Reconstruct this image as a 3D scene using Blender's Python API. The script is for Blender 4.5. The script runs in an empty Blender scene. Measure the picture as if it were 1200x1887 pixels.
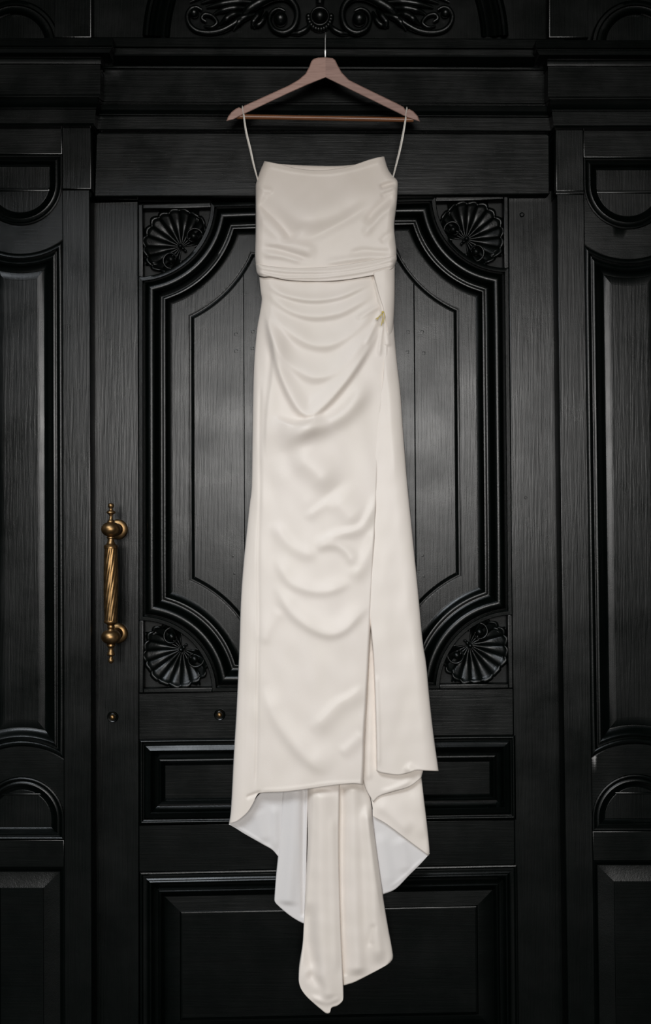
import bpy, bmesh, math
import numpy as np
from mathutils import Matrix, Vector, Euler

scene = bpy.context.scene
COL = scene.collection

# ------------------------------------------------------------------ camera
D, CAM_Z, FPX = 2.30, 1.26, 1840.0
cam_data = bpy.data.cameras.new('camera')
cam = bpy.data.objects.new('camera', cam_data)
COL.objects.link(cam)
cam_data.sensor_fit = 'VERTICAL'
cam_data.sensor_height = 36.0
cam_data.lens = 36.0 * FPX / 1887.0
cam.location = (0, -D, CAM_Z)
CAM_ROT = Euler((math.radians(91.2), 0, 0)).to_matrix() @ Matrix.Rotation(math.radians(0.2), 3, 'Z')
cam.rotation_euler = CAM_ROT.to_euler()
cam_data.clip_start = 0.05
scene.camera = cam
CR = np.array(CAM_ROT)
CP = np.array([0, -D, CAM_Z])
K = D / FPX                                   # metres per photograph pixel on the door plane

# ------------------------------------------------------------------ world and lights
world = bpy.data.worlds.new('world')
scene.world = world
world.use_nodes = True
bg = world.node_tree.nodes['Background']
bg.inputs[0].default_value = (0.55, 0.68, 0.74, 1)
bg.inputs[1].default_value = 0.01

def area(name, loc, target, sx, sy, power, color):
    l = bpy.data.lights.new(name, 'AREA')
    l.shape = 'RECTANGLE'; l.size = sx; l.size_y = sy
    l.energy = power; l.color = color
    o = bpy.data.objects.new(name, l); COL.objects.link(o)
    o.location = loc
    o.rotation_euler = (Vector(target) - Vector(loc)).to_track_quat('-Z', 'Y').to_euler()
    return o
area('street_daylight', (0.1, -6.2, 2.08), (0.1, 0, 1.4), 3.0, 1.6, 212, (1.0, 0.98, 0.955))
area('sky_daylight', (-1.7, -4.0, 4.6), (0, 0, 0.9), 2.4, 1.4, 175, (0.86, 0.93, 1.0))

scene.view_settings.view_transform = 'Standard'
scene.view_settings.look = 'None'
scene.view_settings.exposure = 0.0
scene.view_settings.gamma = 1.0
scene.view_settings.use_curve_mapping = False

# ------------------------------------------------------------------ helpers
def P(px, py, d=0.0):
    """photograph pixel -> world point on the vertical plane d metres in front of the door"""
    px = np.asarray(px, float); py = np.asarray(py, float); d = np.asarray(d, float)
    px, py, d = np.broadcast_arrays(px, py, d)
    c = np.stack([(px - 600.0) / FPX, -(py - 943.5) / FPX, -np.ones_like(px)], -1)
    w = c @ CR.T
    t = ((-d) - CP[1]) / w[..., 1]
    return CP + w * t[..., None]

WL = {}                                       # world location of every object
def root(name, loc, label, cat=None, kind=None):
    o = bpy.data.objects.new(name, None); COL.objects.link(o)
    o.location = loc; o.empty_display_size = 0.1
    WL[o.name] = np.array(loc, float)
    o['label'] = label
    if cat: o['category'] = cat
    if kind: o['kind'] = kind
    return o

def mk(name, verts, faces, mat, parent=None, angle=35, label=None, solid=0.0):
    verts = np.asarray(verts, float).reshape(-1, 3)
    c = (verts.min(0) + verts.max(0)) / 2
    me = bpy.data.meshes.new(name)
    me.from_pydata((verts - c).tolist(), [], [list(map(int, f)) for f in faces])
    me.materials.append(mat)
    me.update()
    bm = bmesh.new(); bm.from_mesh(me)
    bmesh.ops.recalc_face_normals(bm, faces=bm.faces)
    bm.to_mesh(me); bm.free()
    me.polygons.foreach_set('use_smooth', [True] * len(me.polygons))
    if angle is not None:
        me.set_sharp_from_angle(angle=math.radians(angle))
        sharp = set()                          # flat caps keep their own crisp normals
        for p in me.polygons:
            if len(p.vertices) > 4: sharp.update(p.edge_keys)
        if sharp:
            for e in me.edges:
                if e.key in sharp: e.use_edge_sharp = True
    o = bpy.data.objects.new(name, me); COL.objects.link(o)
    base = WL[parent.name] if parent else np.zeros(3)
    o.location = c - base
    WL[o.name] = c
    if parent: o.parent = parent
    if label: o['label'] = label
    if solid:
        m = o.modifiers.new('thickness', 'SOLIDIFY'); m.thickness = solid; m.offset = 0
    return o

class MB:
    def __init__(s): s.v = []; s.f = []
    def add(s, v, f):
        n = len(s.v); s.v.extend(np.asarray(v, float).reshape(-1, 3).tolist())
        s.f.extend([[n + int(i) for i in q] for q in f]); return s

def strip(loops, closed=False):
    """loops: list of equally long point lists -> quad faces between them"""
    n = len(loops[0]); f = []
    for i in range(len(loops) - 1):
        for j in range(n if closed else n - 1):
            a = i * n + j; b = i * n + (j + 1) % n
            f.append([a, b, b + n, a + n])
    return np.concatenate([np.asarray(l, float) for l in loops]), f

def offset_poly(p, s):
    """move a closed polygon inward by s (mitred)"""
    p = np.asarray(p, float)
    area2 = np.sum(p[:, 0] * np.roll(p[:, 1], -1) - np.roll(p[:, 0], -1) * p[:, 1])
    sg = 1 if area2 > 0 else -1
    e = np.roll(p, -1, 0) - p
    e /= np.maximum(np.linalg.norm(e, axis=1, keepdims=True), 1e-9)
    nrm = np.stack([-e[:, 1], e[:, 0]], 1) * sg
    n0 = np.roll(nrm, 1, 0)
    m = n0 + nrm
    m /= np.maximum(np.sum(m * nrm, 1, keepdims=True), 0.35)
    return p + m * s

def prism(poly, d0, d1, bev=1.2, warp=None, bevd=None):
    """photograph-pixel polygon extruded from depth d0 to d1 with a softened front edge"""
    poly = np.asarray(poly, float)
    w = (lambda q: q) if warp is None else (lambda q: np.array([warp(x, y) for x, y in q]))
    bd = bev * K if bevd is None else bevd
    def lv(pl, d, ref=None):
        q = w(pl); return P(q[:, 0], q[:, 1], d)
    fr = lv(poly, d1)
    l0 = fr.copy(); l0[:, 1] = -d0
    l1 = fr.copy(); l1[:, 1] = -(d1 - bd)
    mid = lv(offset_poly(poly, bev * .3), d1); mid[:, 1] = -(d1 - bd * .3)
    l3 = lv(offset_poly(poly, bev), d1)
    v, f = strip([l0, l1, mid, l3], True)
    n = len(poly)
    v = np.vstack([v, v[3 * n:4 * n]])             # the flat face keeps its own normals
    f.append(list(range(4 * n, 5 * n))); f.append(list(range(n))[::-1])
    return v, f

def tube(pts, rad, n=10, flat=1.0, caps=True):
    pts = np.asarray(pts, float); rad = np.broadcast_to(np.asarray(rad, float), (len(pts),))
    t = np.gradient(pts, axis=0); t /= np.maximum(np.linalg.norm(t, axis=1, keepdims=True), 1e-9)
    up = np.array([0, -1.0, 0.0])
    if abs(t[:, 1]).max() > 0.95: up = np.array([1.0, 0.02, 0.01])
    loops = []
    for p, tt, r in zip(pts, t, rad):
        a = np.cross(tt, up); a /= max(np.linalg.norm(a), 1e-9)
        b = np.cross(a, tt)
        th = np.linspace(0, 2 * math.pi, n, endpoint=False)
        loops.append(p + r * (np.cos(th)[:, None] * a + flat * np.sin(th)[:, None] * b))
    v, f = strip(loops, True)
    if caps:
        f.append(list(range(n))[::-1]); f.append(list(range(len(v) - n, len(v))))
    return v, f

def smooth_curve(p, n):
    """Catmull-Rom through the control points, resampled evenly"""
    p = np.asarray(p, float)
    if len(p) == 2: return p[0] + (p[1] - p[0]) * np.linspace(0, 1, n)[:, None]
    q = np.vstack([2 * p[0] - p[1], p, 2 * p[-1] - p[-2]])
    out = []
    for i in range(1, len(q) - 2):
        for t in np.linspace(0, 1, 12, endpoint=False):
            a, b, c, d = q[i - 1], q[i], q[i + 1], q[i + 2]
            out.append(.5 * (2 * b + (c - a) * t + (2 * a - 5 * b + 4 * c - d) * t * t + (3 * b - a - 3 * c + d) * t ** 3))
    out.append(p[-1]); out = np.array(out)
    s = np.r_[0, np.cumsum(np.linalg.norm(np.diff(out, axis=0), axis=1))]
    return np.stack([np.interp(np.linspace(0, s[-1], n), s, out[:, k]) for k in range(out.shape[1])], 1)

def ball(c, r, n=14, flat=1.0):
    """uv ball at world point c, flattened along the door normal"""
    loops = []
    for i in range(n + 1):
        a = math.pi * i / n
        rr = max(math.sin(a), 0.002) * r
        th = np.linspace(0, 2 * math.pi, 2 * n, endpoint=False)
        loops.append(np.stack([c[0] + rr * np.cos(th), np.full_like(th, c[1] + r * flat * math.cos(a)), c[2] + rr * np.sin(th)], 1))
    return strip(loops, True)

# ------------------------------------------------------------------ materials
def new_mat(name):
    m = bpy.data.materials.new(name); m.use_nodes = True
    nt = m.node_tree; b = nt.nodes['Principled BSDF']
    return m, nt, b
def nd(nt, t, **kw):
    n = nt.nodes.new(t)
    for k, v in kw.items(): setattr(n, k, v)
    return n
def coords(nt, scale, rot=(0, 0, 0)):
    g = nd(nt, 'ShaderNodeNewGeometry'); mp = nd(nt, 'ShaderNodeMapping')
    mp.inputs['Scale'].default_value = scale; mp.inputs['Rotation'].default_value = rot
    nt.links.new(g.outputs['Position'], mp.inputs['Vector'])
    return mp.outputs['Vector']
def noise(nt, vec, scale, detail=4, rough=0.55, dist=0.0):
    n = nd(nt, 'ShaderNodeTexNoise')
    n.inputs['Scale'].default_value = scale; n.inputs['Detail'].default_value = detail
    n.inputs['Roughness'].default_value = rough; n.inputs['Distortion'].default_value = dist
    nt.links.new(vec, n.inputs['Vector']); return n.outputs['Fac']
def ramp(nt, fac, a, b, lo=0.0, hi=1.0):
    r = nd(nt, 'ShaderNodeMapRange')
    r.inputs['From Min'].default_value = a; r.inputs['From Max'].default_value = b
    r.inputs['To Min'].default_value = lo; r.inputs['To Max'].default_value = hi
    nt.links.new(fac, r.inputs['Value']); return r.outputs['Result']
def bump(nt, h, strength, dist, prev=None):
    b = nd(nt, 'ShaderNodeBump'); b.inputs['Strength'].default_value = strength
    b.inputs['Distance'].default_value = dist; nt.links.new(h, b.inputs['Height'])
    if prev is not None: nt.links.new(prev, b.inputs['Normal'])
    return b.outputs['Normal']
def mixc(nt, fac, c1, c2):
    m = nd(nt, 'ShaderNodeMix', data_type='RGBA')
    nt.links.new(fac, m.inputs[0]); m.inputs[6].default_value = (*c1, 1); m.inputs[7].default_value = (*c2, 1)
    return m.outputs[2]

def paint(name, grain='v', g=1.0, rough=0.40):
    m, nt, b = new_mat(name)
    sc = {'v': (1, 1, 0.035), 'h': (0.035, 1, 1), 'n': (1, 1, 1)}[grain]
    n1 = noise(nt, coords(nt, sc), 210, 3, 0.6, 0.4)
    sc2 = {'v': (1, 1, 0.10), 'h': (0.10, 1, 1), 'n': (1, 1, 1)}[grain]
    n2 = noise(nt, coords(nt, sc2), 45, 4, 0.6, 1.2)
    n3 = noise(nt, coords(nt, (1, 1, 1)), 9, 3)
    n4 = noise(nt, coords(nt, (1, 1, 1)), 420, 2)
    nm = bump(nt, ramp(nt, n1, .35, .65), .32 * g, .0006)
    nm = bump(nt, n2, .35 * g, .0008, nm)
    nm = bump(nt, n3, .2, .003, nm)
    nm = bump(nt, n4, .14, .0005, nm)
    nt.links.new(nm, b.inputs['Normal'])
    nt.links.new(mixc(nt, ramp(nt, n2, .3, .7), (.0001, .0007, .0004), (.0002, .0012, .0008)), b.inputs['Base Color'])
    nt.links.new(ramp(nt, n3, .3, .7, rough - .04, rough + .06), b.inputs['Roughness'])
    b.inputs['IOR'].default_value = 1.39
    return m
PV = paint('black_paint_upright_grain', 'v', .6, .285)
PH = paint('black_paint_level_grain', 'h', .4, .27)
PM = paint('black_paint_moulding', 'n', .3, .29)
PC = paint('black_paint_carving', 'n', .5, .33)
PD = paint('black_paint_recess', 'n', .5, .6)

def satin(name, c1, c2, rough=.46):
    m, nt, b = new_mat(name)
    n1 = noise(nt, coords(nt, (1, 1, 1)), 900, 2, .6)
    n2 = noise(nt, coords(nt, (1, 1, .5)), 14, 3)
    nt.links.new(mixc(nt, ramp(nt, n2, .35, .65), c1, c2), b.inputs['Base Color'])
    nm = bump(nt, n1, .32, .0005)
    nt.links.new(nm, b.inputs['Normal'])
    b.inputs['Roughness'].default_value = rough
    b.inputs['Sheen Weight'].default_value = .12
    b.inputs['Sheen Roughness'].default_value = .4
    return m
SAT = satin('ivory_satin', (.79, .712, .635), (.81, .73, .66))
LIN = satin('pale_lining', (.69, .66, .645), (.72, .685, .665), .55)
STR = satin('strap_ribbon', (.78, .74, .68), (.80, .76, .70))

def brass():
    m, nt, b = new_mat('aged_brass')
    n = noise(nt, coords(nt, (1, 1, 1)), 60, 4)
    nt.links.new(mixc(nt, ramp(nt, n, .35, .65), (.22, .13, .055), (.33, .205, .095)), b.inputs['Base Color'])
    b.inputs['Metallic'].default_value = 1
    nt.links.new(ramp(nt, n, .3, .7, .36, .46), b.inputs['Roughness'])
    return m
BR = brass()
def steel():
    m, nt, b = new_mat('hook_steel'); b.inputs['Base Color'].default_value = (.86, .86, .84, 1)
    b.inputs['Metallic'].default_value = 1; b.inputs['Roughness'].default_value = .38; return m
ST = steel()
def wood(name, c1, c2, rot, rough=.42):
    m, nt, b = new_mat(name)
    v = coords(nt, (.07, 1, 1), (0, rot, 0))
    n = noise(nt, v, 260, 4, .6, .3)
    nt.links.new(mixc(nt, ramp(nt, n, .3, .7), c1, c2), b.inputs['Base Color'])
    nt.links.new(bump(nt, n, .15, .0004), b.inputs['Normal'])
    b.inputs['Roughness'].default_value = rough; return m
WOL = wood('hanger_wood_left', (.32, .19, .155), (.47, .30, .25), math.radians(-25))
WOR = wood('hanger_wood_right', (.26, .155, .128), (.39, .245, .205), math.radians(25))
WOB = wood('hanger_bar_wood', (.13, .048, .02), (.24, .10, .045), 0, .35)
def yellow():
    m, nt, b = new_mat('yellow_thread'); b.inputs['Base Color'].default_value = (.70, .55, .16, 1)
    b.inputs['Roughness'].default_value = .6; return m
YEL = yellow()
def stone():
    m, nt, b = new_mat('dark_stone')
    n = noise(nt, coords(nt, (1, 1, 1)), 12, 5)
    nt.links.new(mixc(nt, n, (.015, .015, .016), (.035, .034, .032)), b.inputs['Base Color'])
    b.inputs['Roughness'].default_value = .8
    nt.links.new(bump(nt, n, .4, .005), b.inputs['Normal']); return m
STN = stone()

# ------------------------------------------------------------------ door leaf
def LW(x, y):
    """square door-leaf plan -> photograph pixels (the leaf hangs a little out of true)"""
    t = (x - 255.0) / 685.0
    xl = 255 + (y - 368) * .0012; xr = 936 + (y - 368) * .0100
    a = np.interp(y, [368, 1272, 1360, 1515, 1601, 2000], [9, 4.5, 4, 5, 7, 7])
    return (xl + (xr - xl) * t, y + a * (1 - 2 * t))
def LWv(q):
    return np.array([LW(x, y) for x, y in np.asarray(q, float)])

door = root('door_1', P(600, 2000, 0).tolist(), 'tall black painted carved wooden door leaf behind the hanging ivory dress', 'door', 'structure')
G0 = -.045
def leaf_box(name, x0, y0, x1, y1, d, mat, bev=1.2, back=G0):
    v, f = prism([(x0, y0), (x1, y0), (x1, y1), (x0, y1)], back, d, bev, LW)
    return mk(name, v, f, mat, door)
leaf_box('backing_board', 170, 358, 1045, 1960, -.034, PD, back=-.055)
leaf_box('stile', 170, 362, 254.2, 1960, 0, PV)
leaf_box('stile', 941.2, 362, 1046, 1960, 0, PV)
leaf_box('rail', 254.8, 1273.2, 940.6, 1358.5, -.0008, PH)
leaf_box('rail', 254.8, 1516, 940.6, 1600, -.0008, PH)
leaf_box('rail', 254.8, 1949, 940.6, 1966, -.0008, PH)

# main cusped panel: rectangle whose corners are scooped out by arcs
X0, Y0, X1, Y1, R0 = 255.0, 368.0, 940.5, 1272.5, 134.0
def cusp(s, na=26):
    """8 pieces of the offset outline, clockwise from the top straight"""
    R = R0 + s; q = math.sqrt(max(R * R - s * s, 0)); a0 = math.atan2(s, q)
    def arc(cx, cy, sx, sy, flip):
        th = np.linspace(a0, math.pi / 2 - a0, na)
        p = np.stack([cx + sx * R * np.cos(th), cy + sy * R * np.sin(th)], 1)
        return p[::-1] if flip else p
    tl = arc(X0, Y0, 1, 1, True); tr = arc(X1, Y0, -1, 1, False)
    brr = arc(X1, Y1, -1, -1, True); bl = arc(X0, Y1, 1, -1, False)
    def ln(a, b): return np.linspace(a, b, 9)
    segs = [ln(tl[-1], tr[0]), tr, ln(tr[-1], brr[0]), brr, ln(brr[-1], bl[0]), bl, ln(bl[-1], tl[0]), tl]
    return segs
def prof(pts):
    """round the moulding profile through its control points: (s px, d mm, smooth?)"""
    return [(s, d / 1000.0) for s, d in pts]
def circ(s0, s1, d0, h, n=7):
    """half-round between s0 and s1 rising h above d0"""
    return [(s0 + (s1 - s0) * (1 - math.cos(t)) / 2, d0 + h * math.sin(t)) for t in np.linspace(0, math.pi, n)]
MAIN = [(0, -6), (0, 5.5), (1, 7), (7, 7.5), (8, 6), (8.5, -1), (11, -3), (12, 1), (13, 3.5)] + \
       [(14, 5), (15, 9), (16.5, 11.8), (18.5, 13.6), (21, 14.6), (23.5, 14.8), (26, 14.2), (28, 12.8), (30, 10.6), (32, 7), (34.5, 2.5), (37, -2), (40, -5), (43, -6.5), (44.5, -6), (44.8, -1), (45.6, .8), (47.5, 1.4), (49.5, .6), (50.5, -1.5),
        (52, -6), (54, -9.5), (57, -12.5), (60, -14), (62.5, -14.8), (63, -17)]
segs_by_s = [cusp(s) for s, _ in prof(MAIN)]
for k in range(8):
    loops = []
    for (s, d), sg in zip(prof(MAIN), segs_by_s):
        q = LWv(sg[k]); loops.append(P(q[:, 0], q[:, 1], d))
    v, f = strip(loops)
    mk('moulding', v, f, PM, door, 38)
FLD = [(62, -22), (62, -15.5), (62.6, -15), (64, -15), (78, -15), (92, -15), (94, -15.6), (95, -18.5), (97, -18.5), (97.6, -15), (99.5, -14.2), (101, -16.5), (102.5, -17.5), (103, -14)]
segs_by_s = [cusp(s) for s, _ in prof(FLD)]
for k in range(8):
    loops = []
    for (s, d), sg in zip(prof(FLD), segs_by_s):
        q = LWv(sg[k]); loops.append(P(q[:, 0], q[:, 1], d))
    v, f = strip(loops)
    mk('panel_border', v, f, PV, door, 7)
# raised field, made of three upright planks
out = np.vstack([sg[:-1] for sg in cusp(102.6)])
def clip_x(poly, xc, keep_left):
    r = []
    n = len(poly)
    ins = lambda p: (p[0] <= xc) if keep_left else (p[0] >= xc)
    for i in range(n):
        a, b = poly[i], poly[(i + 1) % n]
        if ins(a): r.append(a)
        if ins(a) != ins(b):
            t = (xc - a[0]) / (b[0] - a[0]); r.append(a + (b - a) * t)
    return np.array(r)
for xa, xb in ((None, 449.2), (449.8, 764.2), (765.2, None)):
    q = out
    if xa is not None: q = clip_x(q, xa, False)
    if xb is not None: q = clip_x(q, xb, True)
    keep = [i for i in range(len(q)) if np.linalg.norm(q[i] - q[i - 1]) > .5]
    q = q[keep]
    v, f = prism(q, -.03, -.0125, .7, LW)
    mk('plank', v, f, PV, door, 30)

# corner pockets with scallop shells
def shell(sx, sy):
    cx, cy = (X0 if sx > 0 else X1), (Y0 if sy > 0 else Y1)
    th = np.linspace(0, math.pi / 2, 24)
    q = np.vstack([[(cx, cy)], np.stack([cx + sx * (R0 + 1) * np.cos(th), cy + sy * (R0 + 1) * np.sin(th)], 1)])
    v, f = prism(q, -.03, -.019, .1, LW)
    mk('pocket', v, f, PD, door)
    for a, b in (((cx, cy), (cx + sx * 8, cy + sy * R0)), ((cx + sx * 8.2, cy), (cx + sx * R0, cy + sy * 8))):
        x0, x1 = sorted((a[0], b[0])); y0, y1 = sorted((a[1], b[1]))
        v, f = prism([(x0, y0), (x1, y0), (x1, y1), (x0, y1)], -.03, .0075, 1.4, LW)
        mk('rim', v, f, PM, door)
    H = np.array([cx + sx * 79, cy + sy * 80])
    a = np.array([-sx, -sy]) / math.sqrt(2); b = np.array([sx, -sy]) / math.sqrt(2)
    NR, NP, LOB = 16, 15 * 10, 15
    phi = np.linspace(-math.radians(128), math.radians(128), NP + 1)
    Rt = np.interp(np.abs(np.degrees(phi)), [0, 30, 60, 83, 105, 120, 128], [74, 73, 70, 65, 55, 44, 36])
    lob = np.abs(np.cos(phi / phi[-1] * math.pi / 2 * LOB))
    Rt = Rt * (0.955 + .05 * lob ** .6)
    Rt = Rt * (1 + .018 * np.sin(phi * 9 + sx) + .012 * np.sin(phi * 23 + sy * 2))
    ts = np.r_[np.linspace(.06, .90, NR), .93, .96, .985, 1.0, 1.02, 1.03]
    loops = []
    for t in ts:
        tt = min(t, 1)
        # ribs: broad rounded flutes separated by narrow valleys
        h = 2 + 13 * tt ** 1.6 - 5 * math.exp(-((tt - .55) / .3) ** 2)
        rib = (lob ** .4 - .68) * 6.0 * min(1, tt / .35)
        hh = h + rib * (1 if t < .93 else .45)
        if .90 < t <= 1.0: hh = hh + 2.2 * math.sin((t - .9) / .1 * math.pi) + 1
        if t > 1.0: hh = hh * 0 + (9 if t < 1.025 else -2)
        r = Rt * t
        # flutes sweep a little towards the volutes
        ph = phi * (1 + .10 * (1 - tt))
        px = H[0] + r * (np.cos(ph) * a[0] + np.sin(ph) * b[0]); py = H[1] + r * (np.cos(ph) * a[1] + np.sin(ph) * b[1])
        q = LWv(np.stack([px, py], 1))
        loops.append(P(q[:, 0], q[:, 1], -.018 + np.maximum(hh, -1) / 1000))
    v, f = strip(loops)
    sh = mk('shell', v, f, PC, door, 60)
    for s in (-1, 1):
        c = H + 30 * (math.cos(math.radians(97)) * a + s * math.sin(math.radians(97)) * b)
        m = MB(); cq = LW(*c)
        m.add(*ball(P(cq[0], cq[1], -.008), 7.5 * K, 10, 1.1))
        th = np.linspace(math.radians(-40), math.radians(300), 40)
        rr = np.linspace(19, 10, 40)
        pt = [c + r * (math.cos(-s * t) * (a * -1) + math.sin(-s * t) * (b * -1)) for t, r in zip(th, rr)]
        q = LWv(pt)
        m.add(*tube(P(q[:, 0], q[:, 1], np.linspace(-.012, -.004, 40)), np.linspace(2.6, 1.7, 40) * K, 8))
        mk('volute', m.v, m.f, PC, sh, 60)
        # leaf flourish running into the pocket tip
        tip = H + s * b * 76 - a * 14
        m = MB()
        for o_, w_ in ((0, 3.2), (6, 2.4), (-6, 2.2)):
            st_ = H + s * b * 50 + a * (6 + o_ * .6)
            en = np.array([cx, cy]) + (np.array([sx * 13, sy * (112 - abs(o_))]) if s < 0 else np.array([sx * (112 - abs(o_)), sy * 13]))
            mid = (st_ + en) / 2 + a * (4 + o_)
            qq = LWv(smooth_curve([st_, mid, en], 14))
            m.add(*tube(P(qq[:, 0], qq[:, 1], -.014 + .004 * np.sin(np.linspace(0, math.pi, 14))), (w_ * np.sin(np.linspace(.3, 2.9, 14)) + .5) * K, 8))
        mk('leaf', m.v, m.f, PC, sh, 60)
    m = MB()
    for i, (o_, r_) in enumerate(((2, 4.5), (-5, 3.6), (-11, 3))):
        c = LW(*(H + a * o_)); m.add(*ball(P(c[0], c[1], -.010), r_ * K, 8))
    mk('hinge_bead', m.v, m.f, PC, sh, 60)
for sx in (1, -1):
    for sy in (1, -1): shell(sx, sy)

# rectangular lower panels
def rect_frame(parent, x0, y0, x1, y1, profile, mat, warp, name='moulding'):
    pr = prof(profile); out_ = []
    for k in range(4):
        loops = []
        for s, d in pr:
            c = [(x0 + s, y0 + s), (x1 - s, y0 + s), (x1 - s, y1 - s), (x0 + s, y1 - s)]
            q = np.array([warp(x, y) for x, y in np.linspace(c[k], c[(k + 1) % 4], 12)])
            loops.append(P(q[:, 0], q[:, 1], d))
        v, f = strip(loops)
        out_.append(mk(name, v, f, mat, parent, 38))
    return out_
MID = [(0, -4), (0, 3), (1, 5)] + [(2 + i * .9, 6.5 + 1.2 * math.sin(i / 4 * math.pi)) for i in range(5)] + \
      [(7, 2), (9, 1), (10, 4.5), (12, 6.5), (15, 7.5), (18, 9.5), (20.5, 11), (22.5, 9), (24, 4), (27, -2), (31, -6), (34, -8), (35.5, -4.5), (37, -1), (39.5, 0), (42, -2.5), (44, -7), (46, -11), (48, -13), (48.5, -18)]
rect_frame(door, X0, 1359, 944, 1515, MID, PM, LW)
leaf_box('panel', X0 + 47.5, 1359 + 47.5, 944 - 47.5, 1515 - 47.5, -.0135, PH, .8)
LOW = [(0, -4), (0, 2.5), (1.2, 5), (3.5, 5.6), (5, 3.5), (6.5, 2), (8, 2.2), (12, 1.2), (15, 3), (17, 7), (19, 8.2), (21, 7), (24, 1), (28, -4), (33, -6.5), (34.5, -2.5), (36.5, -.8), (38.5, -2), (41, -7), (44, -13), (46, -14.5)]
rect_frame(door, X0 + 1, 1600.5, 945, 1948, LOW, PM, LW)
RAI = [(45, -22), (45, -16), (46, -15), (73, -13), (75, -8.5), (77, -8)]
rect_frame(door, X0 + 1, 1600.5, 945, 1948, RAI, PH, LW, 'panel_border')
leaf_box('panel', X0 + 77.7, 1677, 945 - 77, 1948 - 77, -.008, PH, .8)

# small things fixed in the leaf
def lathe(c, prof_, n=24, axis='z', fl=None):
    """c: function t->world axis point; prof_: list of (px y or depth, radius px)"""
    loops = []
    for y, r in prof_:
        p, ax = c(y)
        th = np.linspace(0, 2 * math.pi, n, endpoint=False)
        rr = r * K * (np.ones(n) if fl is None else fl(th, y))
        if axis == 'z': l = np.stack([p[0] + rr * np.cos(th), p[1] + rr * np.sin(th), np.full(n, p[2])], 1)
        else: l = np.stack([p[0] + rr * np.cos(th), np.full(n, p[1]), p[2] + rr * np.sin(th)], 1)
        loops.append(l)
    v, f = strip(loops, True)
    f.append(list(range(n))[::-1]); f.append(list(range(len(v) - n, len(v))))
    return v, f
for bx, by in ((208, 1321), (405, 1317)):
    c = P(bx, by, 0)
    v, f = lathe(lambda d: (np.array([c[0], -d, c[2]]), 0), [(-.004, 10.5), (.001, 10.5), (.003, 10), (.004, 9), (.0025, 6.5), (.003, 5.8)], axis='y')
    o = mk('rosette', v, f, PM, door)
    m = MB(); m.add(*ball(np.array([c[0], -.005, c[2]]), 5 * K, 10, .8))
    mk('bolt', m.v, m.f, BR, o, 60, label='small worn brass bolt head')
def nail(x, y, sz=4.2, rot=.1, d=-.0125):
    q = [(x + sz * math.cos(rot + math.pi / 4 + i * math.pi / 2), y + sz * math.sin(rot + math.pi / 4 + i * math.pi / 2)) for i in range(4)]
    v, f = prism(q, d - .004, d + .0005, 1.2, None, .0009)
    mk('nail_head', v, f, PM, door)
for i, (x, y) in enumerate([(435, 616), (466, 611), (435, 647), (465, 642), (752, 612), (778, 612), (751, 649), (781, 651), (429, 1025), (432, 1057), (779, 1024), (781, 1062)]):
    nail(x, y, 4.4 if i < 8 else 3.0, .08 * (i % 3) - .05)
v, f = lathe(lambda d: (np.array([P(962, 396, 0)[0], -d, P(962, 396, 0)[2]]), 0), [(-.003, 4.6), (.001, 4.6), (.0018, 3.8), (.0008, 2.6)], axis='y')
mk('plug', v, f, PM, door)
v, f = lathe(lambda d: (np.array([P(969, 917, 0)[0], -d, P(969, 917, 0)[2]]), 0), [(-.003, 2.6), (.001, 2.6), (.0018, 2)], axis='y')
mk('plug', v, f, PM, door)

# brass pull handle
HD = .074
hp = root('pull_handle', P(205, 1075, HD).tolist(), 'antique brass pull handle with spiral fluted grip and turned finials')
hp.parent = door
hp.location = (np.array(WL['pull_handle']) - WL[door.name]).tolist()
def hc(y): return P(204.6, y, HD), 0
def sph(yc, r, ry, y0, y1, n=12):
    return [(y, r * math.sqrt(max(0, 1 - ((y - yc) / ry) ** 2))) for y in np.linspace(y0, y1, n)]
TOPF = [(926.6, .3)] + sph(932, 5.6, 5.4, 927, 936.5, 8) + [(938, 3), (940, 3.2), (941.5, 6), (943.5, 8), (945, 8.2), (946.5, 6.5), (948, 3.8), (952, 3.0), (957, 3.6), (959, 5.4), (961, 6.6), (962, 6.8), (962.6, 5.5)]
v, f = lathe(hc, TOPF); mk('finial', v, f, BR, hp, 50)
B1 = sph(975.5, 17.2, 14.2, 962.4, 989, 18); v, f = lathe(hc, B1, 32); mk('ball', v, f, BR, hp, 50)
N1 = [(988, 5), (989.5, 7.4), (991.5, 7.6), (993, 5.6), (997, 5.8), (1001, 7.4), (1003, 8.2), (1004.5, 11.6), (1006.5, 12.8), (1008, 12.2), (1009, 12.6), (1010.5, 12.4), (1011, 10)]
v, f = lathe(hc, N1); mk('collar', v, f, BR, hp, 50)
GR = [(1010, 9)] + [(y, 11.4 + 1.6 * math.sin(math.pi * (y - 1010) / 134)) for y in np.linspace(1010.5, 1143.5, 70)] + [(1144, 9)]
v, f = lathe(hc, GR, 112, fl=lambda th, y: 1 + .055 * np.abs(np.cos(7 * (th + (y - 1010) * .0145))) ** .7 - .05)
mk('grip', v, f, BR, hp, 60, label='spiral fluted brass grip')
N2 = [(1143, 9), (1143.6, 12.2), (1146, 12.6), (1148, 11.6), (1149.5, 8), (1152, 5.8), (1155, 6.8), (1157, 6.4), (1159, 5), (1161, 6.2), (1162, 6.8), (1163, 5)]
v, f = lathe(hc, N2); mk('collar', v, f, BR, hp, 50)
B2 = sph(1173.5, 17.2, 14.2, 1162, 1186.5, 18); v, f = lathe(hc, B2, 32); mk('ball', v, f, BR, hp, 50)
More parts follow.
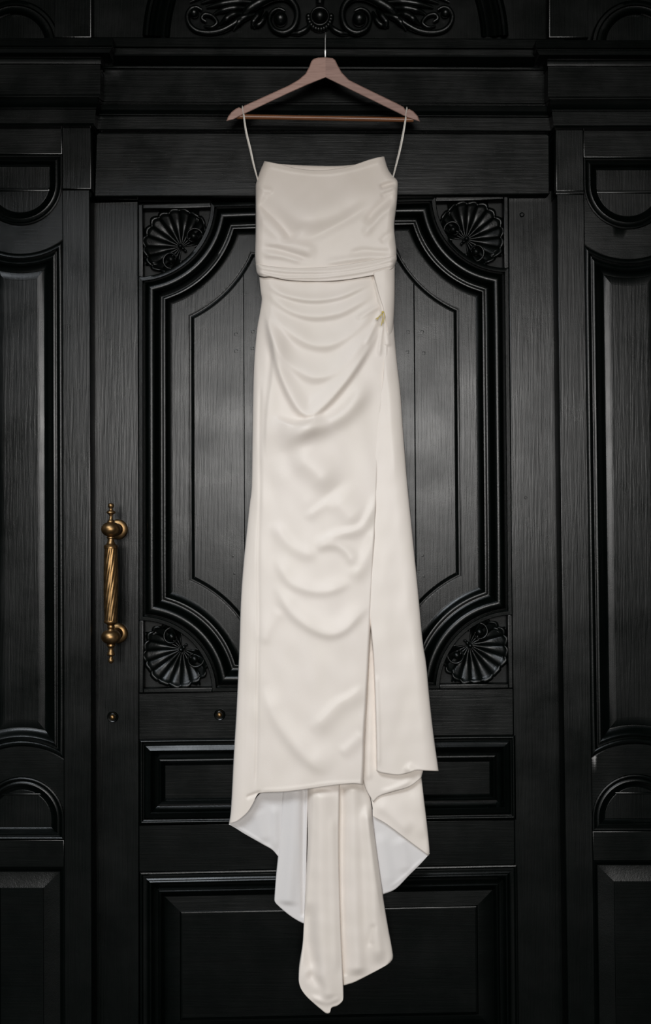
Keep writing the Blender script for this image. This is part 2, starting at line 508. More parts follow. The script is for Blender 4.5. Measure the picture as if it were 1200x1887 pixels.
BOT = [(1185.5, 5), (1187, 7.6), (1190, 8), (1191.5, 6), (1195, 4.4), (1199, 4.6), (1203, 6.2), (1206, 7), (1207.5, 6.4), (1209, 3.4), (1211.5, 2.8)] + sph(1217, 5.2, 5.6, 1213, 1222.4, 8) + [(1222.8, .3)]
v, f = lathe(hc, BOT); mk('finial', v, f, BR, hp, 50)
for yc in (975.5, 1173.0):
    c = P(204.6, yc, HD)
    sv, sf = lathe(lambda d: (np.array([c[0], -d, c[2]]), 0), [(-.002, 18), (.002, 18.8), (.005, 18.6), (.008, 17), (.0095, 13), (.010, 11), (.013, 10), (.020, 6.5), (.034, 5.6), (.050, 6.4), (.066, 8)], 32, axis='y')
    mk('rosette', sv, sf, BR, hp, 50)

# ------------------------------------------------------------------ side bays (fixed panelled wings)
def arc_pts(cx, cy, r, a0, a1, n):
    th = np.radians(np.linspace(a0, a1, n)); return np.stack([cx + r * np.cos(th), cy + r * np.sin(th)], 1)

def side_bay(side):
    left = side == 'left'
    xc, hw = (37, 78) if left else (1158, 81)
    lean = (lambda y: (y - 400) * .0028) if left else (lambda y: (y - 400) * .0135)
    if left: W = lambda x, y: (x + lean(y), y)
    else: W = lambda x, y: (x + lean(y), y)
    ye = dict(dt=284, dc=337, bt=443, bb=1399, ac=1510, ab=1548, pt=1598) if left else dict(dt=290, dc=341, bt=452, bb=1396, ac=1508, ab=1532, pt=1586)
    R = root('wall_' + side, (float(P(xc, 1900, 0)[0]), -.05, 0), 'black panelled wing of the doorway to the %s of the door, with arched panels' % side, None, 'structure')
    F = .050
    def bx(name, x0, y0, x1, y1, d, mat, bev=1.2, back=-.03):
        v, f = prism([(x0, y0), (x1, y0), (x1, y1), (x0, y1)], back, d, bev, W); return mk(name, v, f, mat, R)
    xa, xb = xc - hw, xc + hw
    jb = 349 if left else 357
    in_w = 50
    # stiles beside the panels: inner one next to the door, outer one beyond the frame
    for s in (-1, 1):
        e0 = xc + s * hw; e1 = xc + s * (hw + in_w)
        x0, x1 = sorted((e0, e1))
        if (s > 0) == left:      # door side: wider at top block
            bx('stile', x0, jb + 1, x1, 1960, F, PV)
            bx('capital_block', x0, 228, x1 + (3 if left else 0), jb - 1, F + .003, PV) if left else bx('capital_block', x0 - 1, 234, x1, jb - 5, F + .003, PV)
            if not left: bx('fillet', x0 - 1, jb - 4.4, x1, jb + .4, F + .001, PH, .8)
        else:
            bx('stile', x0, 228, x1, 1960, F, PV)
    bx('backing_board', xa - 2, 220, xb + 2, 1960, .020, PD, .2)
    # plain wall beyond the outer stile
    o0, o1 = (xc - hw - in_w - 330, xc - hw - in_w - 1) if left else (xc + hw + in_w + 1, xc + hw + in_w + 330)
    bx('pier', o0, -300, o1, 1960, F + .02, STN, 2)
    # fillers around the panels
    bx('rail', xa + .4, 228, xb - .4, ye['dt'], F - .0008, PH)
    n = 25
    top = arc_pts(xc, ye['dc'], hw, 0, 180, n)                         # round foot of the upper panel
    rb = math.hypot(hw, ye['bt'] - ye['dc']); aa = math.degrees(math.atan2(ye['bt'] - ye['dc'], hw))
    low = arc_pts(xc, ye['dc'], rb, 180 - aa, aa, n)
    def ring(a_, b_):
        fd = F - .0008; lp = []
        for t, d in ((0, .005), (0, fd - .001), (.02, fd), (.35, fd), (.65, fd), (.98, fd), (1, fd - .001), (1, .005)):
            g = a_ * (1 - t) + b_ * t; g = np.stack([np.clip(g[:, 0], xa + .4, xb - .4), g[:, 1]], 1)
            g = np.array([W(x, y) for x, y in g]); lp.append(P(g[:, 0], g[:, 1], d))
        v, f = strip(lp); mk('rail', v, f, PH, R, 30)
    ring(top, low[::-1])
    rb2 = math.hypot(hw, ye['ac'] - ye['bb']); ab = math.degrees(math.atan2(ye['ac'] - ye['bb'], hw))
    up2 = arc_pts(xc, ye['ac'], rb2, 180 + ab, 360 - ab, n); lo2 = arc_pts(xc, ye['ac'], hw, 0, -180, n)
    ring(up2, lo2[::-1])
    bx('rail', xa + .4, ye['ab'], xb - .4, ye['pt'], F - .0008, PH)
    # mouldings; every outline is a list of pieces for a given inset s
    def tall(s):
        w = hw - s
        r1 = rb + s; y1 = ye['dc'] + math.sqrt(r1 * r1 - w * w); a = math.degrees(math.atan2(y1 - ye['dc'], w))
        r2 = rb2 + s; y2 = ye['ac'] - math.sqrt(r2 * r2 - w * w); b = math.degrees(math.atan2(ye['ac'] - y2, w))
        return [arc_pts(xc, ye['dc'], r1, 180 - a, a, 24), np.linspace((xc + w, y1), (xc + w, y2), 14),
                arc_pts(xc, ye['ac'], r2, 360 - b, 180 + b, 24), np.linspace((xc - w, y2), (xc - w, y1), 14)]
    def dee(s):
        w = hw - s
        return [np.linspace((xc - w, ye['dt'] + s), (xc + w, ye['dt'] + s), 10),
                np.vstack([[(xc + w, ye['dt'] + s)], arc_pts(xc, ye['dc'], w, 0, 180, 30), [(xc - w, ye['dt'] + s)]])]
    def arch(s):
        w = hw - s
        return [np.linspace((xc + w, ye['ab'] - s), (xc - w, ye['ab'] - s), 10),
                np.vstack([[(xc - w, ye['ab'] - s)], arc_pts(xc, ye['ac'], w, 180, 360, 30), [(xc + w, ye['ab'] - s)]])]
    def sw(fn, profile, mat, name='moulding'):
        pr = prof(profile); segs = [fn(s) for s, _ in pr]
        for k in range(len(segs[0])):
            loops = []
            for (s, d), sg in zip(pr, segs):
                qq = np.array([W(x, y) for x, y in sg[k]]); loops.append(P(qq[:, 0], qq[:, 1], F + d))
            v, f = strip(loops); mk(name, v, f, mat, R, 38)
    sw(tall, [(0, -10), (0, 1), (.8, 3), (3, 4.5), (6, 5), (8, 3.5), (9.5, -1), (11, -3.5), (12.5, -3), (14, -.5), (17, .4), (20, -1.5), (23, -6), (27, -11), (31, -14), (34, -15), (34.5, -20)], PM)
    sw(tall, [(34, -24), (34, -17), (35, -16.4), (48, -16.2)], PV, 'panel_border')
    sg = tall(47.5); q = np.vstack([x[:-1] for x in sg])
    v, f = prism(q, .01, F - .0158, .5, W); mk('panel', v, f, PV, R)
    SM = [(0, -10), (0, 1), (.8, 3), (3, 4), (5, 3), (6.5, -1.5), (8, -3), (9.5, -2), (12, -1.2), (14, -3), (17, -9), (20, -13), (23, -15), (23.4, -20)]
    for fn in (dee, arch):
        sw(fn, SM, PM)
        sg = fn(23); q = np.vstack([sg[0][:-1], sg[1][:-1]])
        keep = [i for i in range(len(q)) if np.linalg.norm(q[i] - q[i - 1]) > .4]
        v, f = prism(q[keep], .01, F - .016, .8, W); mk('panel', v, f, PV, R)
    yl = ye['dc'] + 12
    bx('fillet', xc - hw + 24, yl - 3, xc + hw - 24, yl + 3, F - .0125, PH, 1.5)
    yl = ye['ac'] - 48
    bx('fillet', xc - 38, yl, xc + 38, yl + 4, F - .0125, PH, 1.5)
    # raised and fielded foot panel
    rect_frame(R, xa, ye['pt'], xb, 1950, [(0, 35), (0, 49), (2, 48), (5, 44), (8, 40), (9.5, 40), (38, 49.5), (39, 52), (40.5, 52)], PM, W, 'panel_border')
    bx('panel', xa + 40, ye['pt'] + 40, xb - 40, 1910, F + .002, PH, .5)
    bx('rail', xa + .4, 1950, xb - .4, 1966, F - .0008, PH)
    # stepped capital that breaks forward under the cornice
    o = 0 if left else 4
    prf = [(70, 76, 38), (84, 78, 38), (87, 74, 36), (90, 75, 36), (97, 71, 32), (103, 62, 26), (106, 54, 20), (107, 50, 18), (112, 51, 18), (117, 50, 18), (119, 46, 17), (174, 46, 17), (176, 50, 15), (179, 50, 14), (181, 46, 13), (186, 47, 13), (193, 48, 12), (198, 52, 11), (200, 51, 10), (201, 46, 10), (227, 46, 7), (229, 50, 4), (232, 51, 4)]
    loops = []
    for y, d, e in prf:
        y += o; d = (d + 14) / 1000.
        xs = np.linspace(xc - hw - in_w - e, xc + hw + in_w + e, 6)
        if left: xs[-1] = 166 + e * 1.1
        else: xs[0] = 1028 - e * 1.05
        fr = P(xs, y, d); bk0 = fr[0].copy(); bk0[1] = .02; bk1 = fr[-1].copy(); bk1[1] = .02
        loops.append(np.vstack([bk0, fr, bk1]))
    for g in (loops[0].copy(), loops[-1].copy()): g[:, 1] = np.maximum(g[:, 1], .0)
    l0 = loops[0].copy(); l0[1:-1, 1] = .02; l9 = loops[-1].copy(); l9[1:-1, 1] = .02
    v, f = strip([l0] + loops + [l9]); mk('capital', v, f, PH, R, 30)
    return R
side_bay('left'); side_bay('right')

# ------------------------------------------------------------------ lintel and cornice over the door
lint = root('trim_1', P(595, 300, .02).tolist(), 'plain black weathered lintel board just above the carved door', None, 'structure')
v, f = prism([(181, 244), (1008, 246), (1013, 250), (1013.5, 356), (1011, 358), (176, 362.5), (173.5, 360), (177, 248)], -.03, .026, 2.2)
mk('board', v, f, PH, lint)
def extrude(parent, name, prf, xl, xr, mat, slope=3.0, ang=30):
    loops = []
    for y, d in prf:
        xs = np.linspace(xl, xr, 12)
        loops.append(P(xs, y + (xs - 180) / 820 * slope, d / 1000.))
    v, f = strip(loops); return mk(name, v, f, mat, parent, ang)
corn = root('trim_2', P(595, 160, .02).tolist(), 'black moulded cornice and frieze over the door, the wooden hanger hangs in front of it', None, 'structure')
extrude(corn, 'ledge', [(68.5, -20), (69, 60), (70, 62), (85.5, 63), (87, 61), (87.5, 57), (88, 57.5), (89, 59), (99, 58.8), (102, 57), (105, 52), (110, 45), (115, 38), (119, 31), (119.5, 20)], 150, 1040, PH)
extrude(corn, 'bead', [(119, 20), (119.5, 27), (122, 28), (125, 28), (126, 27), (126.6, 20), (128, 10)], 150, 1040, PH)
extrude(corn, 'frieze', [(127, 10), (127.2, 22), (187, 22), (187.5, 10)], 150, 1040, PH)
extrude(corn, 'moulding', [(187, 10), (187.3, 26), (188.5, 28), (190, 28), (191, 25), (192, 25), (193, 28.5), (196, 29), (199, 27), (201.5, 25.5), (204, 26), (207, 30), (210, 33), (212, 32), (213, 28), (213.4, 10)], 150, 1040, PM)
extrude(corn, 'fascia', [(213, 10), (213.4, 28), (214.4, 29.5), (237.5, 29.5), (239, 28), (239.5, 12), (246, 8)], 150, 1040, PH)

# ------------------------------------------------------------------ carved tympanum above the cornice
tym = root('wall_top', P(590, 60, 0).tolist(), 'dark arched panel above the cornice, carved with a scrolling leaf ornament', None, 'structure')
v, f = prism([(-450, -330), (1650, -330), (1650, 80), (-450, 80)], -.06, 0, 1); mk('backing_board', v, f, PV, tym)
for s, e0, e1 in ((-1, 100, 168), (1, 1012, 1085)):
    v, f = prism([(e0, -330), (e1, -330), (e1, 69), (e0, 69)], -.01, .028, 1.6); mk('post', v, f, PV, tym)
for cx, rr, pf, nm in ((600, 338, [(0, 0), (0, 14), (2, 19), (6, 22), (10, 20), (13, 12), (17, 9), (20, 13), (24, 15), (29, 12), (34, 6), (40, 3), (43, 8), (46, 9), (49, 6), (51, 0)], 'arch_moulding'),
                       (28, 82, [(0, 0), (0, 12), (3, 17), (8, 17), (11, 10), (16, 9), (20, 12), (24, 8), (27, 0)], 'round_moulding'),
                       (1172, 82, [(0, 0), (0, 12), (3, 17), (8, 17), (11, 10), (16, 9), (20, 12), (24, 8), (27, 0)], 'round_moulding')):
    loops = []
    for s, d in pf:
        q = arc_pts(cx, 82, rr - s, 183, 357, 60); loops.append(P(q[:, 0], q[:, 1], d / 1000.))
    v, f = strip(loops); mk(nm, v, f, PM, tym, 40)
def ctube(parent_m, pts, r, d, n=40, flat=1.0):
    q = smooth_curve(pts, n); rr = np.interp(np.linspace(0, 1, n), np.linspace(0, 1, len(r)), r)
    dd = np.interp(np.linspace(0, 1, n), np.linspace(0, 1, len(d)), d) / 1000.
    parent_m.add(*tube(P(q[:, 0], q[:, 1], dd), rr * K, 10, flat))
CX = 589.5
def mir(pts, s): return [(CX + s * (x - CX), y) for x, y in pts]
for s in (-1, 1):
    M_ = lambda pts: mir(pts, -s)
    m = MB()
    ctube(m, M_([(446, 34), (458, 18), (480, 4), (505, -6), (528, -5), (544, 10), (548, 30), (541, 50), (524, 60), (506, 55), (497, 40), (500, 24), (513, 16), (525, 20)]),
          [4, 8, 9, 8, 7, 6.5, 6, 6, 5.5, 5, 4.5, 4, 3], [6, 14, 18, 16, 14, 14, 14, 14, 13, 12, 11, 11, 10], 90)
    c = M_([(517, 35)])[0]; m.add(*ball(P(c[0], c[1], .010), 13 * K, 12))
    mk('scroll', m.v, m.f, PC, tym, 60)
    m = MB()
    ctube(m, M_([(372, 18), (362, 13), (351, 17), (345, 30), (350, 46), (364, 57), (386, 60), (408, 56), (428, 46), (446, 34), (470, 26)]), [3, 4, 4.5, 5, 5, 5, 5, 5.5, 6, 6, 3], [10, 12, 12, 10, 8, 8, 9, 10, 11, 12, 8], 70)
    c = M_([(358, 24)])[0]; m.add(*ball(P(c[0], c[1], .010), 8.5 * K, 12))
    ctube(m, M_([(380, 40), (372, 34), (378, 26), (392, 30), (400, 42), (390, 50), (376, 48)]), [3, 4, 4, 4, 4, 3, 2], [8, 10, 10, 10, 9, 8, 6], 40)
    mk('scroll', m.v, m.f, PC, tym, 60)
    for i, (pts, r) in enumerate([
        ([(470, 22), (450, 32), (436, 45), (430, 56)], [3, 6, 6, 2]), ([(484, 18), (474, 30), (466, 42), (470, 52)], [3, 6, 5, 3]),
        ([(492, 22), (486, 34), (478, 44), (462, 50)], [3, 5, 5, 2]), ([(450, 24), (430, 26), (415, 36), (405, 46)], [3, 6, 6, 2]),
        ([(455, 14), (430, 14), (405, 20), (392, 28)], [3, 6, 5, 2]), ([(470, 4), (440, 2), (410, 6), (380, 14)], [3, 6, 6, 2]),
        ([(480, -8), (445, -12), (410, -8), (370, 6)], [3, 7, 6, 2]), ([(500, -20), (450, -28), (400, -20), (350, 4)], [3, 7, 6, 2])]):
        m = MB(); ctube(m, M_(pts), r, [4, 12, 14 - i % 3, 5], 24, .8); mk('leaf', m.v, m.f, PC, tym, 60)
    m = MB(); ctube(m, M_([(536, 62), (552, 60), (566, 52), (572, 42)]), [3, 5, 5, 3], [6, 9, 10, 8], 24); mk('leaf', m.v, m.f, PC, tym, 60)
m = MB()
m.add(*ball(P(CX, 30, .016), 12.5 * K, 14))
for i in range(14):
    a = math.radians(180 * i / 13.0); c = (CX + 21 * math.cos(a), 30 + 24 * math.sin(a))
    m.add(*ball(P(c[0], c[1], .008), 5.4 * K, 8))
ctube(m, arc_pts(CX, 30, 16, 0, 360, 24), [2.5, 2.5], [14, 14], 40)
ctube(m, [(CX - 12, -30), (CX, -16), (CX, 8)], [10, 9, 7], [8, 12, 12], 16)
mk('boss', m.v, m.f, PC, tym, 60)

# ------------------------------------------------------------------ ground in front of the door
fl = root('floor', (0, -2, 0), 'dark stone paving in front of the door', None, 'structure')
for i in range(-3, 4):
    for j in range(5):
        x0 = i * .8 - .4 + (j % 2) * .2; y0 = -.15 - j * .8
        v = np.array([[x, y, z] for z in (-.06, 0) for x, y in ((x0 + .004, y0 - .004), (x0 + .796, y0 - .004), (x0 + .796, y0 - .796), (x0 + .004, y0 - .796))])
        mk('paving_slab', v, [[0, 1, 2, 3], [7, 6, 5, 4], [0, 4, 5, 1], [1, 5, 6, 2], [2, 6, 7, 3], [3, 7, 4, 0]], STN, fl, 30)

ce = root('unseen_shade', (0, -.6, 2.68), 'unseen dark stone slab over the doorway, added to shade its top from sky light', None, 'structure')  # out-of-view slab, added to keep sky light off the upper dress and door
v = np.array([[x, y, z] for z in (2.66, 2.86) for x, y in ((-2.6, .0), (2.6, .0), (2.6, -1.4), (-2.6, -1.4))])
mk('shade_slab', v, [[0, 1, 2, 3], [7, 6, 5, 4], [0, 4, 5, 1], [1, 5, 6, 2], [2, 6, 7, 3], [3, 7, 4, 0]], STN, ce, 30)

# ------------------------------------------------------------------ hanger
HA = .082
hang = root('clothes_hanger', P(600, 160, HA).tolist(), 'reddish brown wooden clothes hanger hooked on the black cornice', 'hanger')
TOPL = [(600, 105.5), (587, 106), (578, 108.5), (573.5, 113), (570, 123), (563, 136), (550, 147), (533, 157), (500, 172), (467, 187), (450, 194.5), (447.5, 199), (444.5, 199.5), (441, 197.5), (435, 200), (427, 206), (420, 215), (417, 223.5)]
BOTL = [(430, 220.5), (443, 213.5), (467, 202.5), (500, 187), (533, 171.5), (567, 156.5), (600, 143)]
TOPR = [(600, 105.5), (613, 107), (618, 110.5), (622.5, 120), (630, 133.5), (643, 147), (667, 159), (700, 175), (733, 191), (744, 197), (747, 202), (750, 202.5), (754, 200.5), (762, 205), (770, 213.5), (774.5, 224.5)]
BOTR = [(766, 222), (750, 216.5), (733, 208), (700, 192), (667, 176), (633, 159.5), (600, 143)]
def arm(t, b, mat):
    poly = np.array(t + b[:-0 or None])
    n = len(poly); e = np.array(poly)
    loops = []
    for ins, d in ((1.6, -.0075), (.5, -.0065), (0, -.004), (0, .004), (.5, .0062), (1.7, .0075)):
        q = offset_poly(e, ins); q[np.abs(e[:, 0] - 600) < .1, 0] = 600
        loops.append(P(q[:, 0], q[:, 1], HA + d))
    v, f = strip(loops, True)
    f.append(list(range(n))[::-1]); f.append(list(range(len(v) - n, len(v))))
    mk('arm', v, f, mat, hang, 40)
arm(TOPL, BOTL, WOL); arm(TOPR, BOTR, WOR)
v, f = tube(P(np.linspace(436, 762, 30), np.linspace(215.0, 221.0, 30), HA - .001), 4.3 * K, 16); mk('trouser_bar', v, f, WOB, hang, 60, label='round reddish trouser bar')
hk = [P(599.5, y, HA) for y in np.linspace(110, 72, 8)]
top = P(599.8, 66, HA); 
for t in np.linspace(0, math.pi, 14):
    hk.append(np.array([top[0] + .0004, -(HA - .018 + .018 * math.cos(t)), top[2] + .013 * math.sin(t)]))
hk.append(hk[-1] + np.array([0, 0, -.003]))
v, f = tube(hk, .0015, 10); mk('hook', v, f, ST, hang, 60, label='thin polished steel hook')
v, f = lathe(lambda y: (P(599.5, y, HA), 0), [(92, 1.4), (92.5, 2.6), (98, 2.6), (98.6, 2.2), (106, 2.2), (107, 2.2)], 14); mk('ferrule', v, f, ST, hang, 60)

# ------------------------------------------------------------------ dress
dress = root('wedding_dress', P(610, 1100, .07).tolist(), 'long strapless ivory satin wedding dress with draped skirt and pointed train', 'dress')
def seglen(c):
    return np.r_[0, np.cumsum(np.linalg.norm(np.diff(c, axis=0), axis=1))]
def ridge(X, Y, pts, amp, w1, w2=None, taper=.22, smooth=True):
    """height field of one fold: crest along pts, width w1 on the left of the line of travel and w2 on its right"""
    w2 = w2 or w1
    c = smooth_curve(pts, 40) if smooth else np.asarray(pts, float)
    s = seglen(c); L = s[-1]
    best = np.full(X.shape, 1e9); sd = np.zeros(X.shape); ts = np.zeros(X.shape)
    for i in range(len(c) - 1):
        a, b = c[i], c[i + 1]; ab = b - a; l2 = max(ab @ ab, 1e-9)
        t = np.clip(((X - a[0]) * ab[0] + (Y - a[1]) * ab[1]) / l2, 0, 1)
        dx = X - (a[0] + t * ab[0]); dy = Y - (a[1] + t * ab[1]); q = dx * dx + dy * dy
        cr = ab[0] * (Y - a[1]) - ab[1] * (X - a[0])
        m = q < best
        best[m] = q[m]; sd[m] = np.sign(cr[m]); ts[m] = ((s[i] + t * (s[i + 1] - s[i])) / L)[m]
    dist = np.sqrt(best)
    w = np.where(sd < 0, w1, w2)
    e = np.clip(np.minimum(ts, 1 - ts) / max(taper, 1e-6), 0, 1); e = e * e * (3 - 2 * e)
    return amp / 1000. * np.exp(-(dist / w) ** 2) * e

def patch(name, T, B, L, R, depth, mat, step=2.4, wrap=(0, 0), drop=0.0, folds=(), label=None, wave=None, solid=.0007, straight_side=True, parent=None):
    """cloth piece spanning four boundary curves given in photograph pixels"""
    Lc = np.asarray(L, float); Rc = np.asarray(R, float)
    T = [tuple(Lc[0])] + [tuple(p) for p in T] + [tuple(Rc[0])]; B = [tuple(Lc[-1])] + [tuple(p) for p in B] + [tuple(Rc[-1])]
    h = max(seglen(Lc)[-1], seglen(Rc)[-1]); w = max(seglen(np.array(T))[-1], seglen(np.array(B))[-1])
    nu = int(w / step) + 2; nv = int(h / step) + 2
    t = np.linspace(0, 1, nu); u = .55 * t + .45 * (.5 - .5 * np.cos(math.pi * t))
    def res(c, n, par=None):
        cc = smooth_curve(c, 400); par = np.linspace(0, 1, n) if par is None else par
        return np.stack([np.interp(par, np.linspace(0, 1, 400), cc[:, k]) for k in (0, 1)], 1)
    Tc = res(T, nu, u); Bc = res(B, nu, u); Lc = res(Lc, nv); Rc = res(Rc, nv)
    v = np.linspace(0, 1, nv)[:, None, None]; uu = u[None, :, None]
    G = (1 - v) * Tc[None] + v * Bc[None] + (1 - uu) * Lc[:, None] + uu * Rc[:, None] \
        - ((1 - uu) * (1 - v) * Tc[0] + uu * (1 - v) * Tc[-1] + (1 - uu) * v * Bc[0] + uu * v * Bc[-1])
    X, Y = G[..., 0], G[..., 1]
    wid = np.linalg.norm(Rc - Lc, axis=1)[:, None]
    d = depth(X, Y) if callable(depth) else np.full(X.shape, float(depth))
    dl = u[None] * wid; dr = (1 - u[None]) * wid
    keep = 1.0
    for dist, wp in ((dl, wrap[0]), (dr, wrap[1])):
        if wp:
            q = np.clip(1 - dist / wp, 0, 1); d = d - drop * (1 - np.sqrt(1 - q ** 2))
            keep = keep * np.clip(dist / (wp * .8), 0, 1)
    for fo in folds: d = d + ridge(X, Y, *fo) * (.25 + .75 * keep)
    if wave: d = d + wave(X, Y) * keep
    if mat is not LIN:
        rs = np.random.RandomState(len(name) * 7 + nu); w = np.zeros(X.shape)
        for k in range(14):                    # soft irregular crumple of the cloth
            th = rs.uniform(0, math.pi); lam = rs.uniform(28, 90)
            w += lam / 60 * np.sin((X * math.cos(th) + Y * math.sin(th)) / lam * 6.28 + rs.uniform(0, 6.28) + 1.5 * np.sin(Y / rs.uniform(50, 120)))
        d = d + .00016 * w * keep
    V = P(X, Y, d).reshape(-1, 3)
    f = [[i * nu + j, i * nu + j + 1, (i + 1) * nu + j + 1, (i + 1) * nu + j] for i in range(nv - 1) for j in range(nu - 1)]
    return mk(name, V, f, mat, parent or dress, None, label, solid)

SKL = [(477, 506), (480, 537), (482, 553), (478, 580), (473, 610), (468, 670), (466, 740), (465, 810), (464, 880), (463, 905), (460, 929), (456, 967), (449, 1037), (444, 1107), (441, 1200), (436, 1308), (431, 1392), (426, 1488), (422, 1518)]
SKR = [(727, 490), (727, 553), (726, 600), (732, 670), (738, 722), (743, 792), (750, 880), (757, 950), (764, 1020), (771, 1090), (779, 1178), (786, 1225), (792, 1288), (800, 1358), (809, 1421)]
SLIT = [(687, 503), (697, 540), (706, 570), (713, 605), (717, 640), (716, 670), (711, 715), (703, 770), (700, 827), (697, 897), (694, 967), (689, 1055), (686, 1107), (683, 1165), (679, 1246), (673, 1350), (671, 1413), (669, 1446)]

# folds of the draped front: (crest, height mm, width above/left, width below/right)
SF = [
 ([(484, 516), (520, 541), (570, 552), (622, 547), (664, 530), (692, 514)], 5.0, 9, 6),
 ([(486, 530), (525, 566), (572, 582), (622, 577), (664, 556), (697, 530)], 5.5, 13, 8),
 ([(488, 545), (515, 590), (555, 625), (600, 636), (645, 615), (680, 580), (702, 552)], 6.0, 17, 10),
 ([(490, 560), (505, 625), (535, 668), (580, 694), (625, 678), (668, 628), (706, 576)], 6.5, 18, 11),
 ([(491, 565), (505, 640), (524, 705), (548, 750), (566, 764), (584, 758), (612, 732), (650, 684), (684, 630), (708, 590)], 10.5, 20, 7),
 ([(520, 838), (533, 818), (552, 798), (576, 786), (606, 778), (644, 752), (690, 690)], 12, 14, 17, .3),
 ([(500, 766), (520, 779), (548, 786), (574, 780), (600, 763)], 15, 8, 32, .35),
 ([(524, 834), (555, 846), (588, 872), (616, 912)], 11, 32, 24, .35),
 ([(606, 905), (636, 938), (668, 974)], 7, 28, 20, .35),
 ([(616, 918), (590, 936), (560, 958)], 2.6, 12, 7, .3),
 ([(500, 855), (530, 880), (560, 915), (590, 950)], 3, 24, 20, .3),
 ([(697, 905), (688, 935), (672, 966), (655, 978), (632, 983), (608, 990), (584, 1004)], 5.0, 11, 8),
 ([(575, 1012), (600, 1004), (625, 1006), (645, 1024), (655, 1048)], 5.0, 12, 10),
 ([(694, 965), (683, 1010), (664, 1048), (640, 1068)], 4, 14, 12),
 ([(500, 960), (530, 1000), (562, 1020), (590, 1018)], 3.2, 12, 12),
 ([(505, 1020), (530, 1068), (562, 1086), (598, 1090), (630, 1080), (652, 1064)], 3.6, 14, 9),
 ([(505, 1070), (532, 1122), (566, 1152), (604, 1168), (634, 1160), (660, 1134), (686, 1106)], 5.0, 20, 9),
 ([(482, 1190), (500, 1150), (520, 1120)], 2.0, 12, 12),
 ([(485, 1262), (506, 1320), (542, 1373), (580, 1409), (615, 1422)], 5.5, 20, 12),
 ([(677, 1262), (650, 1284), (622, 1300), (590, 1332), (570, 1350)], 4, 18, 10),
 ([(672, 1350), (650, 1372), (625, 1392)], 2.5, 12, 10),
 ([(486, 560), (497, 603), (506, 640), (502, 700), (494, 760), (492, 830), (499, 850)], 4.2, 18, 5, .2),
 ([(480, 700), (478, 800), (479, 915), (476, 1020), (477, 1160), (475, 1225), (474, 1350), (471, 1460)], -2.2, 3.5, 3.5, .05),
 ([(490, 880), (487, 1000), (486, 1200), (484, 1440)], 1.4, 10, 14, .1),
 ([(452, 1470), (470, 1463), (484, 1459)], -3, 3, 4),
 ([(466, 620), (472, 700), (471, 850)], 2.5, 6, 5),
 ([(705, 572), (690, 600), (672, 640)], 3.0, 5, 4), ([(706, 560), (680, 574), (655, 590)], 3.0, 5, 4), ([(708, 590), (702, 625), (698, 660)], 3.0, 4, 4),
 ([(484, 1456), (525, 1454), (567, 1449), (608, 1443), (668, 1441)], .7, 3, 2.5, .02),
]
FRONT = .088
def skirt_d(X, Y):
    return FRONT - .008 + .010 * np.sin(np.clip((X - 450) / 260, 0, 1) * math.pi) * np.clip((Y - 500) / 300, .3, 1)
patch('skirt_front', [(523, 511), (560, 512), (600, 512), (645, 509)],
      [(437, 1513), (455, 1498), (466, 1481), (474, 1465), (483, 1461), (525, 1459), (567, 1454), (608, 1448), (650, 1444)],
      SKL, SLIT, skirt_d, SAT, 2.2, wrap=(24, 5), drop=.030 * .55, folds=SF)
S2L = [(676, 503), (690, 560), (702, 610), (706, 680), (698, 740), (690, 830), (686, 900), (683, 967), (678, 1055), (677, 1107), (684, 1165), (689, 1233), (693, 1350), (694, 1419)]
patch('skirt_side', [(705, 497)], [(700, 1423), (715, 1426), (734, 1428), (754, 1424), (767, 1419), (785, 1420)], S2L, SKR,
      lambda X, Y: .078 + .004 * np.sin(np.clip((Y - 500) / 900, 0, 1) * math.pi) - .0 * X, SAT, 2.6, wrap=(3, 26), drop=.018,
      folds=[([(693, 512), (704, 560), (712, 600), (716, 640)], 5.5, 6, 7, .05), ([(722, 510), (722, 600), (720, 660)], 2, 8, 8), ([(712, 640), (722, 760), (730, 900)], 2.5, 14, 14),
             ([(745, 1412), (762, 1424), (776, 1436)], 5, 9, 6), ([(706, 1000), (712, 1200), (716, 1400)], 2.2, 18, 18), ([(760, 1100), (775, 1250), (790, 1400)], 2, 14, 14), ([(694, 1240), (697, 1330), (698, 1415)], 2.0, 4, 8, .1)])
patch('hip_panel', [(705, 497)], [(718.5, 646)], [(687, 503), (697, 540), (706, 570), (713, 605), (717, 645)], [(728, 490), (727.5, 553), (725, 600), (722, 630), (719.5, 646)],
      lambda X, Y: .0895 - .006 * np.clip((Y - 560) / 85, 0, 1), SAT, 1.6, wrap=(1.5, 22), drop=.022)
patch('skirt_back', [(720, 1150)], [(700, 1467), (725, 1459), (754, 1450)], [(664, 1150), (668, 1300), (668, 1400), (672, 1446), (688, 1478)], [(765, 1150), (778, 1300), (782, 1400), (777, 1433)],
      .064, SAT, 3, wrap=(0, 8), drop=.006, folds=[([(700, 1462), (730, 1452), (760, 1438)], 2.5, 5, 4), ([(681, 1200), (682, 1300), (680, 1440)], 2.5, 5, 7, .05)])
patch('hem_fold', [(720, 1400)], [(713, 1519), (754, 1550)], [(668, 1400), (678, 1450), (686, 1482), (687, 1504)], [(770, 1400), (777, 1433), (782, 1475), (788, 1525), (792, 1568), (790, 1577)],
      lambda X, Y: .056 + .010 * np.clip((Y - 1440) / 130, 0, 1) * np.clip((790 - X) / 100, 0, 1), SAT, 2.6, wrap=(0, 10), drop=.008,
      folds=[([(690, 1480), (720, 1500), (760, 1535)], 3, 14, 10), ([(760, 1450), (770, 1500), (780, 1550)], 2, 10, 10)], label='ivory outer face of the hem folded over at the right')
